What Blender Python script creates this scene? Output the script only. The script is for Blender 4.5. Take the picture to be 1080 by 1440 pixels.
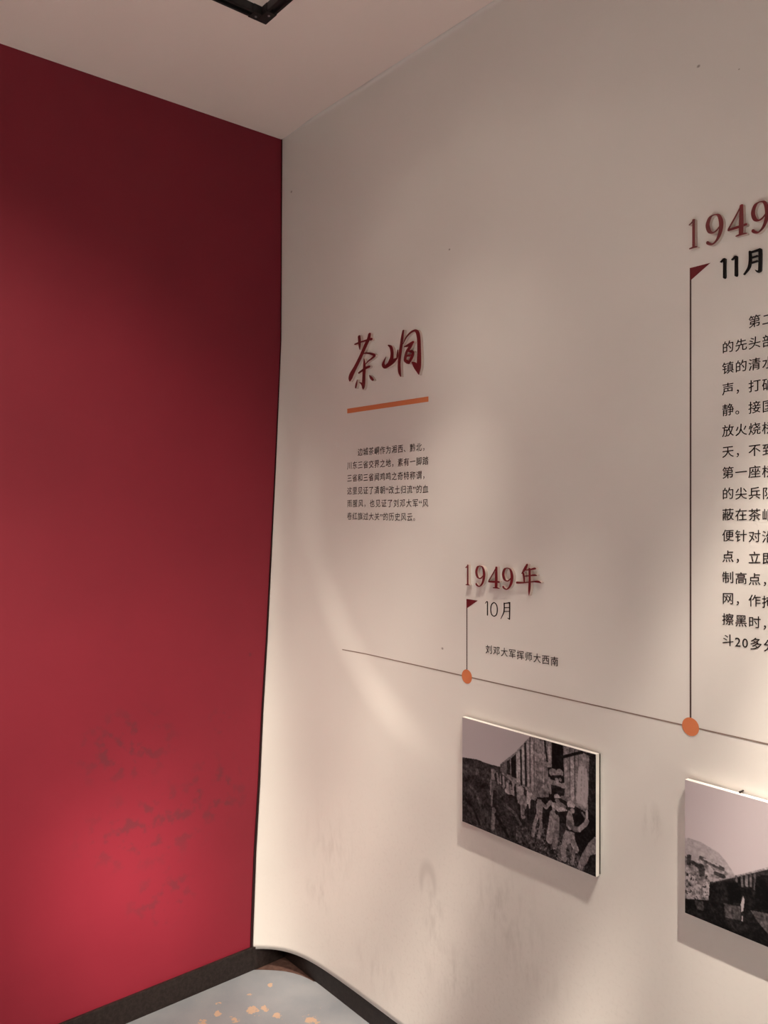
import bpy, bmesh, math, random
import numpy as np
from mathutils import Vector, Matrix

for o in list(bpy.data.objects):
    bpy.data.objects.remove(o)
SC = bpy.context.scene
COL = SC.collection
PI = math.pi
rnd = random.Random(7)

# ------------------------------------------------------------------ camera
# Room axes: the white wall is the plane y = 0 (room at y < 0), the red wall is x = 0 (room at x > 0).
cam_d = bpy.data.cameras.new('camera')
cam = bpy.data.objects.new('camera', cam_d)
COL.objects.link(cam)
cam.location = (2.29129, -1.46674, 1.5)
F = Vector((-0.76794489, 0.64051593, 0.0))
cam.rotation_euler = F.to_track_quat('-Z', 'Y').to_euler()
cam_d.sensor_fit = 'VERTICAL'
cam_d.sensor_height = 36.0
cam_d.lens = 36.0 * 1139.0 / 1440.0
cam_d.shift_y = -8.0 / 1440.0
cam_d.clip_start = 0.02
SC.camera = cam

# ------------------------------------------------------------------ world, exposure
wd = bpy.data.worlds.new('world'); SC.world = wd; wd.use_nodes = True
wd.node_tree.nodes['Background'].inputs[0].default_value = (1.0, 0.86, 0.78, 1)
wd.node_tree.nodes['Background'].inputs[1].default_value = 0.0
SC.view_settings.view_transform = 'Standard'
SC.view_settings.look = 'None'
SC.view_settings.exposure = -0.04
SC.view_settings.gamma = 1.0
SC.view_settings.use_curve_mapping = False

# ------------------------------------------------------------------ light of the track spotlights and of added fill lamps
CEIL = 2.722
def ies_text(name, prof):
    """Photometric file of a lamp: [(angle, relative intensity), ...]."""
    t = bpy.data.texts.new(name)
    a = ' '.join('%g' % p[0] for p in prof); v = ' '.join('%g' % (p[1] * 100) for p in prof)
    t.write('IESNA:LM-63-2002\n[TEST] none\n[MANUFAC] none\nTILT=NONE\n1 1000 1.0 %d 1 1 2 0 0 0\n1 1 10\n%s\n0\n%s\n' % (len(prof), a, v))
    return t
def spot(name, loc, aim, power, prof, radius, colour):
    d = bpy.data.lights.new(name, 'SPOT')
    d.energy = power; d.shadow_soft_size = radius; d.color = colour
    d.spot_size = math.radians(min(170, 2 * prof[-1][0] + 2)); d.spot_blend = 0.05
    d.use_nodes = True
    nt = d.node_tree
    em = nt.nodes['Emission']
    ies = nt.nodes.new('ShaderNodeTexIES'); ies.mode = 'INTERNAL'; ies.ies = ies_text(name + '_profile', prof)
    nt.links.new(ies.outputs[0], em.inputs['Strength'])
    o = bpy.data.objects.new(name, d); COL.objects.link(o)
    o.location = loc
    o.rotation_euler = (Vector(aim) - Vector(loc)).to_track_quat('-Z', 'Y').to_euler()
    return o
WARM = (1.0, 0.875, 0.735)
# (name, position, point aimed at, power, beam profile in degrees, lamp radius, colour)
SPOTS = [
    ('lamp_heading', (0.565, -1.15, 2.56), (0.82, -0.337, 2.035), 5,
     [(0, 0.4096), (7, 0.256), (13, 0.066), (19, 0.06), (23, 0.063), (26, 0.045), (30, 0.004), (40, 0.0)], 0.012, WARM),
    ('lamp_panels', (2.12, -0.44, 2.56), (1.75, -0.02, 0.8), 10,
     [(0, 5.04), (5, 5.579), (10, 1.95), (14, 1.789), (18, 0.421), (22, 0.0), (27, 0.021), (33, 0.0)], 0.015, WARM),
    ('lamp_red_wall_foot', (2.61, -1.3, 2.56), (0, -0.52, 0.33), 30,
     [(0, 4.6), (6, 1.5), (12, 0.7), (18, 0.12), (24, 0)], 0.04, WARM),
    ('fill_white_wall_foot', (1.5, -2.41, 2.56), (0.5, -0.0, 0.3), 30,  # added fill lamp, brightens the white wall from the front
     [(0, 0.178), (6, 0.0), (12, 0.0), (18, 0.0), (24, 0.0), (32, 0.045), (42, 0.0)], 0.04, WARM),
    ('lamp_corner', (1.25, -0.413, 2.56), (0.25, -0.05, 0.2), 10,
     [(0, 4.91), (6, 1.62), (12, 0.611), (18, 0.0)], 0.012, WARM),
    ('fill_floor', (2.0, -2.41, 2.56), (2.1, -2.3, 0), 60,  # added fill lamp, its floor pool lifts the room's bounce light
     [(0, 21), (25, 0.8), (32, 0)], 0.04, WARM),
    ('lamp_red_wall', (2.61, -2.05, 2.56), (0, -1.2, 0.9), 30,
     [(0, 0.672), (7, 1.208), (14, 0.955), (21, 0.763), (28, 0.0)], 0.04, WARM),
    ('fill_middle', (1.72, -0.42, 2.56), (0.62, -0.05, 0.05), 10,  # added fill lamp for the foot of the white wall
     [(0, 9.706), (4, 2.028), (8, 0.688), (12, 0.0)], 0.012, WARM),
    ('fill_low_wall', (1.92, -0.42, 2.56), (1.15, -0.05, 0.1), 10,  # added fill lamp, lifts the wall below the panels
     [(0, 14.345), (4, 0.929), (8, 0.0), (12, 0.0), (17, 0.041), (24, 0.0)], 0.012, WARM),
]
SPOT_LABELS = [
    'black track spotlight on the rail along the red wall',
    'black track spotlight on the rail along the white wall, farthest from the red wall',
    'black track spotlight opposite the red wall, nearer the white wall',
    'added unseen fill spotlight on the rear rail, turned to the white wall',
    'black track spotlight on the rail along the white wall, nearest the red wall',
    'added unseen fill spotlight on the rear rail, turned straight down',
    'black track spotlight opposite the red wall, nearer the rear rail',
    'added unseen fill spotlight on the rail along the white wall, second from the red wall',
    'added unseen fill spotlight on the rail along the white wall, third from the red wall',
]

for s in SPOTS:
    spot(*s)

# ------------------------------------------------------------------ helpers
def obj(name, bm, mats, parent=None, smooth=False):
    me = bpy.data.meshes.new(name)
    bm.normal_update(); bm.to_mesh(me); bm.free()
    for m in (mats if isinstance(mats, (list, tuple)) else [mats]):
        me.materials.append(m)
    if smooth:
        for p in me.polygons: p.use_smooth = True
    o = bpy.data.objects.new(name, me); COL.objects.link(o)
    if parent is not None:
        o.parent = parent
        o.matrix_parent_inverse = Matrix.Translation(-Vector(parent.location))
    return o
def thing(name, label, cat, loc=(0, 0, 0), group=None):
    o = bpy.data.objects.new(name, None); COL.objects.link(o)
    o.empty_display_size = 0.05; o.location = loc
    return tag(o, label, cat, group)
def tag(o, label, cat, group=None):
    o['label'] = label; o['category'] = cat
    if group: o['group'] = group
    return o
def struct(name, bm, mats, smooth=False):
    o = obj(name, bm, mats, smooth=smooth); o['kind'] = 'structure'; return o
def add_box(bm, x0, x1, y0, y1, z0, z1, mi=0, bevel=0.0):
    b2 = bmesh.new()
    v = [b2.verts.new((x, y, z)) for x in (x0, x1) for y in (y0, y1) for z in (z0, z1)]
    for q in ((0, 1, 3, 2), (4, 6, 7, 5), (0, 4, 5, 1), (2, 3, 7, 6), (0, 2, 6, 4), (1, 5, 7, 3)):
        b2.faces.new([v[i] for i in q])
    bmesh.ops.recalc_face_normals(b2, faces=b2.faces)
    if bevel:
        bmesh.ops.bevel(b2, geom=list(b2.edges), offset=bevel, segments=2, profile=0.6, affect='EDGES')
    merge(bm, b2, mi)
def merge(bm, b2, mi=0):
    m = {}
    for v in b2.verts: m[v] = bm.verts.new(v.co)
    for f in b2.faces:
        try:
            nf = bm.faces.new([m[v] for v in f.verts]); nf.material_index = mi; nf.smooth = f.smooth
        except ValueError: pass
    b2.free()
def box_bm(*a, **k):
    bm = bmesh.new(); add_box(bm, *a, **k); return bm
def add_cyl(bm, p, q, r0, r1=None, n=24, mi=0, caps=True):
    p = Vector(p); q = Vector(q); r1 = r0 if r1 is None else r1
    ax = (q - p).normalized(); u = ax.orthogonal().normalized(); w = ax.cross(u)
    A = [bm.verts.new(p + r0 * (math.cos(2*PI*i/n) * u + math.sin(2*PI*i/n) * w)) for i in range(n)]
    B = [bm.verts.new(q + r1 * (math.cos(2*PI*i/n) * u + math.sin(2*PI*i/n) * w)) for i in range(n)]
    for i in range(n):
        f = bm.faces.new((A[i], A[(i+1) % n], B[(i+1) % n], B[i])); f.smooth = True; f.material_index = mi
    if caps:
        bm.faces.new(A[::-1]).material_index = mi; bm.faces.new(B).material_index = mi

# ------------------------------------------------------------------ materials
def mat(name, col, rough=0.6, spec=0.4):
    m = bpy.data.materials.new(name); m.use_nodes = True
    b = m.node_tree.nodes['Principled BSDF']
    b.inputs['Base Color'].default_value = (*col, 1); b.inputs['Roughness'].default_value = rough
    b.inputs['Specular IOR Level'].default_value = spec
    return m
class NT:
    def __init__(s, m): s.t = m.node_tree; s.b = s.t.nodes['Principled BSDF']
    def n(s, kind, **k):
        o = s.t.nodes.new(kind)
        for a, v in k.items(): setattr(o, a, v)
        return o
    def l(s, a, b): s.t.links.new(a, b)
    def math(s, op, a, b=None, clamp=False):
        o = s.n('ShaderNodeMath', operation=op, use_clamp=clamp)
        for i, v in enumerate((a, b)):
            if v is None: continue
            if isinstance(v, (int, float)): o.inputs[i].default_value = v
            else: s.l(v, o.inputs[i])
        return o.outputs[0]
    def coord(s): return s.n('ShaderNodeTexCoord').outputs['Object']
    def noise(s, scale, detail=3.0, rough=0.55, vec=None, stretch=None):
        o = s.n('ShaderNodeTexNoise'); o.inputs['Scale'].default_value = scale
        o.inputs['Detail'].default_value = detail; o.inputs['Roughness'].default_value = rough
        v = vec if vec is not None else s.coord()
        if stretch:
            mp = s.n('ShaderNodeMapping'); mp.inputs['Scale'].default_value = stretch; s.l(v, mp.inputs[0]); v = mp.outputs[0]
        s.l(v, o.inputs['Vector']); return o.outputs['Fac']
    def ramp(s, f, stops):
        o = s.n('ShaderNodeValToRGB'); e = o.color_ramp.elements
        while len(e) < len(stops): e.new(0.5)
        for q, (p, c) in zip(e, stops):
            q.position = p; q.color = (*c, 1) if isinstance(c, tuple) else (c, c, c, 1)
        s.l(f, o.inputs[0]); return o.outputs[0]
    def mix(s, f, a, b):
        o = s.n('ShaderNodeMix', data_type='RGBA'); 
        for i, v in ((0, f), (6, a), (7, b)):
            if isinstance(v, (int, float)): o.inputs[i].default_value = v
            elif isinstance(v, tuple): o.inputs[i].default_value = (*v, 1)
            else: s.l(v, o.inputs[i])
        return o.outputs[2]
    def blob(s, vec, c, r, soft=0.5):
        """1 inside an ellipsoid of half-sizes r at c, falling to 0 at its rim."""
        a = s.n('ShaderNodeVectorMath', operation='SUBTRACT'); s.l(vec, a.inputs[0]); a.inputs[1].default_value = c
        d = s.n('ShaderNodeVectorMath', operation='DIVIDE'); s.l(a.outputs[0], d.inputs[0]); d.inputs[1].default_value = r
        ln = s.n('ShaderNodeVectorMath', operation='LENGTH'); s.l(d.outputs[0], ln.inputs[0])
        mr = s.n('ShaderNodeMapRange'); mr.inputs[1].default_value = 1.0; mr.inputs[2].default_value = 1.0 - soft
        mr.inputs[3].default_value = 0.0; mr.inputs[4].default_value = 1.0
        s.l(ln.outputs['Value'], mr.inputs[0]); return mr.outputs[0]
    def bump(s, h, strength, dist):
        o = s.n('ShaderNodeBump'); o.inputs['Strength'].default_value = strength; o.inputs['Distance'].default_value = dist
        s.l(h, o.inputs['Height']); s.l(o.outputs[0], s.b.inputs['Normal'])

WHITE = (0.76, 0.735, 0.70)
# white printed sheet with scuffs, kick marks and fly specks
M_white = mat('white_sheet', WHITE, 0.48, 0.35)
g = NT(M_white); v = g.coord()
mask = None
def acc(a):
    global mask
    mask = a if mask is None else g.math('MAXIMUM', mask, a)
smear = g.ramp(g.noise(34, 4, 0.65, v, (1, 1, 0.35)), [(0.46, 0.0), (0.72, 1.0)])
fine = g.ramp(g.noise(110, 3, 0.6, v), [(0.52, 0.0), (0.7, 1.0)])
for c, r, k in (((0.98, 0, 0.52), (0.16, 0.2, 0.16), 0.30), ((0.74, 0, 0.42), (0.06, 0.2, 0.14), 0.35),
                ((0.80, 0, 0.30), (0.14, 0.2, 0.10), 0.34), ((0.50, 0, 0.18), (0.14, 0.2, 0.12), 0.22),
                ((0.30, 0, 0.45), (0.18, 0.2, 0.20), 0.16), ((1.38, 0, 0.86), (0.03, 0.2, 0.05), 0.40),
                ((1.05, 0, 0.42), (0.20, 0.2, 0.06), 0.22), ((0.24, 0, 0.30), (0.10, 0.2, 0.07), 0.25)):
    acc(g.math('MULTIPLY', g.math('MULTIPLY', g.blob(v, c, r, 0.9), smear), k))
wide = g.blob(v, (0.9, 0, 0.2), (1.1, 0.3, 0.75), 0.8)
acc(g.math('MULTIPLY', g.math('MULTIPLY', wide, fine), 0.10))
# an arched rub mark low on the wall: a ring cut from two blobs
ring = g.math('SUBTRACT', g.blob(v, (0.715, 0, 0.505), (0.040, 0.2, 0.065), 0.35), g.blob(v, (0.715, 0, 0.475), (0.026, 0.2, 0.06), 0.4), True)
acc(g.math('MULTIPLY', ring, 0.20))
for x, z, r in ((1.480, 2.349, 0.0045), (0.796, 2.162, 0.004), (0.060, 2.53, 0.006), (0.770, 1.130, 0.005), (1.56, 2.31, 0.002)):
    acc(g.math('MULTIPLY', g.blob(v, (x, 0, z), (r, 0.2, r * 0.8), 0.6), 0.75))
# faint rectangle left by a removed sticker
tone = g.ramp(g.noise(2.2, 2, 0.5, v), [(0.3, (0.745, 0.72, 0.685)), (0.7, (0.775, 0.75, 0.715))])
g.l(g.mix(mask, tone, (0.20, 0.165, 0.14)), g.b.inputs['Base Color'])
g.bump(g.noise(5, 3, 0.5, v), 0.10, 0.02)

# dark red painted wall with grey scuffs
M_red = mat('red_wall_paint', (0.23, 0.028, 0.04), 0.55, 0.35)
g = NT(M_red); v = g.coord(); mask = None
sm = g.ramp(g.noise(24, 3, 0.6, v), [(0.52, 0.0), (0.62, 1.0)])
for c, r, k in (((0, -0.53, 0.80), (0.2, 0.18, 0.13), 0.6), ((0, -0.45, 0.55), (0.2, 0.26, 0.14), 0.6),
                ((0, -0.25, 0.60), (0.2, 0.14, 0.14), 0.6), ((0, -0.42, 0.33), (0.2, 0.14, 0.12), 0.5),
                ((0, -0.60, 0.52), (0.2, 0.06, 0.05), 0.4), ((0, -0.22, 0.82), (0.2, 0.06, 0.06), 0.35)):
    acc(g.math('MULTIPLY', g.math('MULTIPLY', g.blob(v, c, r, 0.6), sm), k))
acc(g.math('MULTIPLY', g.blob(v, (0, -0.12, 1.02), (0.2, 0.006, 0.008), 0.5), 0.5))
tone = g.ramp(g.noise(3.0, 3, 0.5, v), [(0.3, (0.192, 0.0106, 0.0240)), (0.7, (0.214, 0.0128, 0.0272))])
g.l(g.mix(mask, tone, (0.10, 0.022, 0.03)), g.b.inputs['Base Color'])
g.bump(g.noise(7, 3, 0.5, v), 0.12, 0.02)

M_ceil = mat('ceiling_paint', (0.88, 0.77, 0.72), 0.85, 0.2)
g = NT(M_ceil); g.bump(g.noise(60, 3), 0.05, 0.01)
M_plain = mat('plain_wall_paint', (0.78, 0.74, 0.70), 0.8, 0.2)
M_back = mat('unpainted_wall', (0.25, 0.22, 0.20), 0.9, 0.1)
M_skirt = mat('black_skirting', (0.014, 0.010, 0.009), 0.42, 0.25)
g = NT(M_skirt)
g.l(g.ramp(g.noise(90, 4, 0.7), [(0.40, (0.014, 0.0095, 0.009)), (0.85, (0.04, 0.03, 0.027))]), g.b.inputs['Base Color'])
M_gap = mat('dark_edge_strip', (0.02, 0.006, 0.007), 0.7, 0.2)

# grey floor paint worn through to an ochre screed
M_floor = mat('grey_floor_paint', (0.32, 0.33, 0.34), 0.42, 0.25)
g = NT(M_floor); v = g.coord()
base = g.ramp(g.noise(7, 4, 0.6, v), [(0.30, (0.19, 0.205, 0.228)), (0.70, (0.245, 0.254, 0.27))])
chips = g.ramp(g.noise(30, 4, 0.6, v), [(0.555, 0.0), (0.585, 1.0)])
area = None
for c, r in (((0.9, -0.75, 0), (0.5, 0.4, 0.4)), ((0.9, -1.4, 0), (0.5, 0.5, 0.4))):
    b = g.blob(v, c, r, 0.5); area = b if area is None else g.math('MAXIMUM', area, b)
flake = g.noise(70, 3, 0.65, v)
flk = None
for x, y, a, b in [(0.19, -0.224, 0.03, 0.01), (0.204, -0.191, 0.02, 0.009), (0.139, -0.312, 0.02, 0.013), (0.19, -0.286, 0.02, 0.012), (0.34, -0.117, 0.03, 0.012), (0.115, -0.116, 0.014, 0.006), (0.093, -0.292, 0.01, 0.006), (0.095, -0.279, 0.008, 0.006), (0.258, -0.18, 0.02, 0.01), (0.147, -0.364, 0.02, 0.01), (0.113, -0.191, 0.012, 0.006)]:
    q = g.ramp(g.math('ADD', g.math('MULTIPLY', g.blob(v, (x, y, 0), (a * 1.35, a, 0.4), 1.0), 0.42), flake), [(0.70, 0.0), (0.74, 1.0)]); flk = q if flk is None else g.math('MAXIMUM', flk, q)
sp = g.ramp(g.noise(120, 3, 0.6, v), [(0.66, 0.0), (0.70, 1.0)])
worn = g.math('MAXIMUM', flk, g.math('MAXIMUM', g.math('MULTIPLY', chips, area), g.math('MULTIPLY', sp, 0.3)))
col = g.mix(worn, base, (0.43, 0.30, 0.215))
g.l(col, g.b.inputs['Base Color'])
g.l(g.ramp(g.noise(14, 3, 0.6, v), [(0.3, 0.34), (0.7, 0.55)]), g.b.inputs['Roughness'])
g.bump(g.math('SUBTRACT', g.noise(30, 3, 0.5, v), worn), 0.12, 0.004)
M_screed = mat('bare_brown_screed', (0.085, 0.045, 0.036), 0.85, 0.2)
g = NT(M_screed)
g.l(g.ramp(g.noise(50, 4, 0.6), [(0.3, (0.06, 0.03, 0.025)), (0.7, (0.12, 0.065, 0.05))]), g.b.inputs['Base Color'])

M_letter = mat('dark_red_acrylic', (0.16, 0.012, 0.016), 0.30, 0.5)
M_side = mat('pale_letter_side', (0.60, 0.50, 0.45), 0.6, 0.3)
M_black = mat('black_acrylic', (0.006, 0.004, 0.004), 0.5, 0.15)
M_ink = mat('black_ink', (0.016, 0.012, 0.011), 0.7, 0.15)
M_inksoft = mat('worn_black_ink', (0.045, 0.032, 0.028), 0.7, 0.15)
M_inkred = mat('dark_red_ink', (0.15, 0.013, 0.018), 0.6, 0.3)
M_orange = mat('orange_ink', (0.66, 0.21, 0.09), 0.55, 0.3)
M_brown = mat('dark_brown_ink', (0.07, 0.04, 0.033), 0.6, 0.3)
M_line = mat('taupe_ink', (0.27, 0.20, 0.17), 0.6, 0.3)
M_board = mat('white_foam_board', (0.82, 0.79, 0.75), 0.6, 0.3)
M_spacer = mat('dark_spacer', (0.03, 0.022, 0.02), 0.7, 0.2)
M_track = mat('black_powder_coat', (0.012, 0.013, 0.013), 0.45, 0.4)
M_steel = mat('grey_steel', (0.25, 0.25, 0.25), 0.35, 0.5)
M_lens = mat('frosted_lens', (0.8, 0.8, 0.78), 0.3, 0.5)
M_print = mat('printed_photograph', (0.5, 0.5, 0.5), 0.5, 0.12)
g = NT(M_print)
at = g.n('ShaderNodeAttribute', attribute_name='print')
g.l(at.outputs['Color'], g.b.inputs['Base Color'])

# ------------------------------------------------------------------ shape of the loose white sheet
EZ = [0.0, 0.064, 0.372, 0.60, 0.83, 1.061, 1.294, 1.528, 1.764, 2.05, 2.722]
EV = [0.124, 0.120, 0.106, 0.090, 0.077, 0.060, 0.046, 0.032, 0.019, 0.004, 0.000]
def smoothstep(a, b, x):
    t = min(1, max(0, (x - a) / (b - a))); return t * t * (3 - 2 * t)
def sheet_h(x, z):
    """How far the sheet bellies out of the corner at distance x along the wall and height z."""
    e = float(np.interp(z, EZ, EV))
    w = 0.078 + 0.02 * min(1, max(0, z - 0.3))
    h = e * math.exp(-x / w) * (1 - smoothstep(0.30, 0.55, x))
    # a soft buckle: the sheet lifts off the wall along an arc that sweeps from beside the small text down to the left panel
    if z > CEIL - COVE:                                   # plastered cove under the ceiling, dying out towards the corner
        u = z - (CEIL - COVE)
        h += (COVE - math.sqrt(max(0.0, COVE * COVE - u * u))) * smoothstep(0.015, 0.22, x)
    dx, dz = x - 0.95, z - 1.60
    rr = math.hypot(dx, dz)
    if rr < BUCKLE_R - 0.1: return h
    an = math.degrees(math.atan2(dz, dx)) % 360
    k = smoothstep(158, 186, an) * (1 - smoothstep(236, 262, an))
    k *= smoothstep(BUCKLE_R - BUCKLE_W, BUCKLE_R + BUCKLE_W, rr) * (1 - smoothstep(BUCKLE_R + 0.10, BUCKLE_R + 0.60, rr))
    k *= smoothstep(0.0, 0.13, x)
    return h + BUCKLE_H * k
COVE = 0.010
BUCKLE_R, BUCKLE_W, BUCKLE_H = 0.77, 0.062, 0.0105

# ------------------------------------------------------------------ setting
RX, RY = 4.4, -4.2
SHEET_Z0 = 0.066
# white sheet wall
bm = bmesh.new()
xs = [0.0045] + [0.0045 + 1.05 * (i / 110.0) ** 1.3 for i in range(1, 111)] + [1.25 + 0.25 * i for i in range(0, 13)] + [RX - 0.001]
zs = [SHEET_Z0 + (CEIL - 0.09 - SHEET_Z0) * j / 170.0 for j in range(171)] + [CEIL - 0.09 + 0.09 * math.sin(j / 16.0 * PI / 2) for j in range(1, 17)]
fr = [[bm.verts.new((x, -sheet_h(x, z) , z)) for z in zs] for x in xs]
bk = [[bm.verts.new((x, -sheet_h(x, z) + 0.004, z)) for z in zs] for x in xs]
nx, nz = len(xs), len(zs)
for i in range(nx - 1):
    for j in range(nz - 1):
        bm.faces.new((fr[i][j], fr[i+1][j], fr[i+1][j+1], fr[i][j+1])).smooth = True
        bm.faces.new((bk[i][j], bk[i][j+1], bk[i+1][j+1], bk[i+1][j])).smooth = True
for i in range(nx - 1):
    bm.faces.new((fr[i][0], bk[i][0], bk[i+1][0], fr[i+1][0]))
    bm.faces.new((fr[i][-1], fr[i+1][-1], bk[i+1][-1], bk[i][-1]))
for j in range(nz - 1):
    bm.faces.new((fr[0][j], fr[0][j+1], bk[0][j+1], bk[0][j]))
    bm.faces.new((fr[-1][j], bk[-1][j], bk[-1][j+1], fr[-1][j+1]))
struct('wall_right', bm, M_white)
struct('wall_back', box_bm(0, RX, 0.014, 0.10, 0, CEIL), M_back)
struct('wall_left', box_bm(-0.10, 0, RY, 0.10, 0, CEIL), M_red)
struct('wall_front', box_bm(0, RX, RY - 0.1, RY, 0, CEIL), M_plain)
struct('wall_side', box_bm(RX, RX + 0.1, RY - 0.1, 0.1, 0, CEIL), M_plain)
struct('ceiling', box_bm(-0.1, RX + 0.1, RY - 0.1, 0.1, CEIL, CEIL + 0.1), M_ceil)
# floor: grey paint up to a curved line in the corner, bare screed behind it
bm = bmesh.new()
arc = [(0.0, -0.124), (0.018, -0.100), (0.036, -0.080), (0.058, -0.058), (0.079, -0.040), (0.105, -0.024), (0.135, -0.011), (0.165, -0.003), (0.185, 0.0), (0.20, 0.014)]
TH = 0.0015
ring_pts = arc + [(RX, 0.014), (RX, RY), (0.0, RY)]
top = [bm.verts.new((x, y, 0.0)) for x, y in ring_pts]
low = [bm.verts.new((x, y, -TH)) for x, y in ring_pts]
f = bm.faces.new(top); 
if f.normal.z < 0 or True:
    f.normal_update()
    if f.normal.z < 0: f.normal_flip()
for i in range(len(arc) - 1):
    bm.faces.new((top[i], top[i+1], low[i+1], low[i]))
add_box(bm, -0.1, RX + 0.1, RY - 0.1, 0.1, -0.1, -TH, 1)
struct('floor', bm, [M_floor, M_screed])
# skirtings
struct('baseboard_left', box_bm(0.0, 0.010, RY, 0.014, 0, 0.0735, bevel=0.0015), M_skirt)
struct('baseboard_right', box_bm(0.010, RX, 0.0045, 0.014, 0, 0.080, bevel=0.0015), M_skirt)
# dark strip where the sheet's edge meets the red wall, wider towards the bottom
bm = bmesh.new()
prev = None
for j in range(91):
    z = SHEET_Z0 + (CEIL - SHEET_Z0) * j / 90.0
    h = sheet_h(0.0045, z); wd_ = 0.0008 + 0.0070 * min(1, max(0, (1.95 - z) / 1.7))
    cur = [bm.verts.new((xx, yy, z)) for xx, yy in ((0.0, -h + 0.004), (0.003, -h + 0.004), (0.003, -h - wd_), (0.0, -h - wd_))]
    if prev:
        for a in range(4):
            bm.faces.new((prev[a], prev[(a+1) % 4], cur[(a+1) % 4], cur[a]))
    else: bm.faces.new(cur)
    prev = cur
bm.faces.new(prev[::-1])
bmesh.ops.recalc_face_normals(bm, faces=bm.faces)
struct('trim_1', bm, M_gap)

# ------------------------------------------------------------------ square lighting track under the ceiling
TX0, TY0, TX1, TY1, TW, TZ = 0.552, -0.400, 2.62, -2.42, 0.0265, 0.020
trk = thing('lighting_track', 'black square lighting track fixed flat to the ceiling, its corner near the red wall', 'light track', (TX0, TY0, CEIL))
def rail(x0, x1, y0, y1, along_x):
    bm = bmesh.new()
    z0, z1 = CEIL - TZ, CEIL
    t = 0.007
    if along_x:
        add_box(bm, x0, x1, y0, y0 + t, z0, z1, bevel=0.001); add_box(bm, x0, x1, y1 - t, y1, z0, z1, bevel=0.001)
        add_box(bm, x0, x1, y0 + t, y1 - t, z0 + 0.008, z1)
    else:
        add_box(bm, x0, x0 + t, y0, y1, z0, z1, bevel=0.001); add_box(bm, x1 - t, x1, y0, y1, z0, z1, bevel=0.001)
        add_box(bm, x0 + t, x1 - t, y0, y1, z0 + 0.008, z1)
    obj('rail', bm, M_track, trk)
CN = 0.05
rail(TX0 + CN, TX1 - CN, TY0 - TW, TY0, True)
rail(TX0 + CN, TX1 - CN, TY1, TY1 + TW, True)
rail(TX0, TX0 + TW, TY1 + CN, TY0 - CN, False)
rail(TX1 - TW, TX1, TY1 + CN, TY0 - CN, False)
for cx_, cy_, sx, sy in ((TX0, TY0, 1, -1), (TX1, TY0, -1, -1), (TX0, TY1, 1, 1), (TX1, TY1, -1, 1)):
    bm = bmesh.new()
    o1 = 0.0012
    ax, bx = sorted((cx_ - sx * o1, cx_ + sx * CN)); ay, by = sorted((cy_ - sy * o1, cy_ + sy * (TW + o1)))
    add_box(bm, ax, bx, ay, by, CEIL - TZ - 0.001, CEIL, bevel=0.001)
    ax, bx = sorted((cx_ - sx * o1, cx_ + sx * (TW + o1))); ay, by = sorted((cy_ + sy * (TW + o1), cy_ + sy * CN))
    add_box(bm, ax, bx, ay, by, CEIL - TZ - 0.001, CEIL, bevel=0.001)
    con = obj('corner_connector', bm, M_track, trk)
    for dx, dy in ((0.036, 0.013), (0.013, 0.036)):
        bm = bmesh.new()
        add_cyl(bm, (cx_ + sx * dx, cy_ + sy * dy, CEIL - TZ - 0.0025), (cx_ + sx * dx, cy_ + sy * dy, CEIL - TZ - 0.001), 0.003, n=12)
        scr = obj('screw', bm, M_steel); scr.parent = con
def fixture(loc, aim, label):
    """Track head: adapter in the rail, yoke arm and a tubular can whose mouth is the lamp."""
    loc = Vector(loc); d = (Vector(aim) - loc).normalized()
    back = loc - d * 0.13
    t = thing('track_spotlight', label, 'spotlight', (back.x, back.y, CEIL), 'spotlights on the ceiling track')
    bm = bmesh.new(); 
    add_cyl(bm, loc - d * 0.135, loc - d * 0.004, 0.034, 0.038, 28, caps=False)
    add_cyl(bm, loc - d * 0.130, loc - d * 0.006, 0.031, 0.034, 28, caps=False)
    add_cyl(bm, loc - d * 0.136, loc - d * 0.128, 0.030, 0.034, 28)
    obj('can', bm, M_track, t)
    bm = bmesh.new(); add_cyl(bm, loc - d * 0.022, loc - d * 0.018, 0.032, n=28); obj('lens', bm, M_lens, t)
    return t

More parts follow.
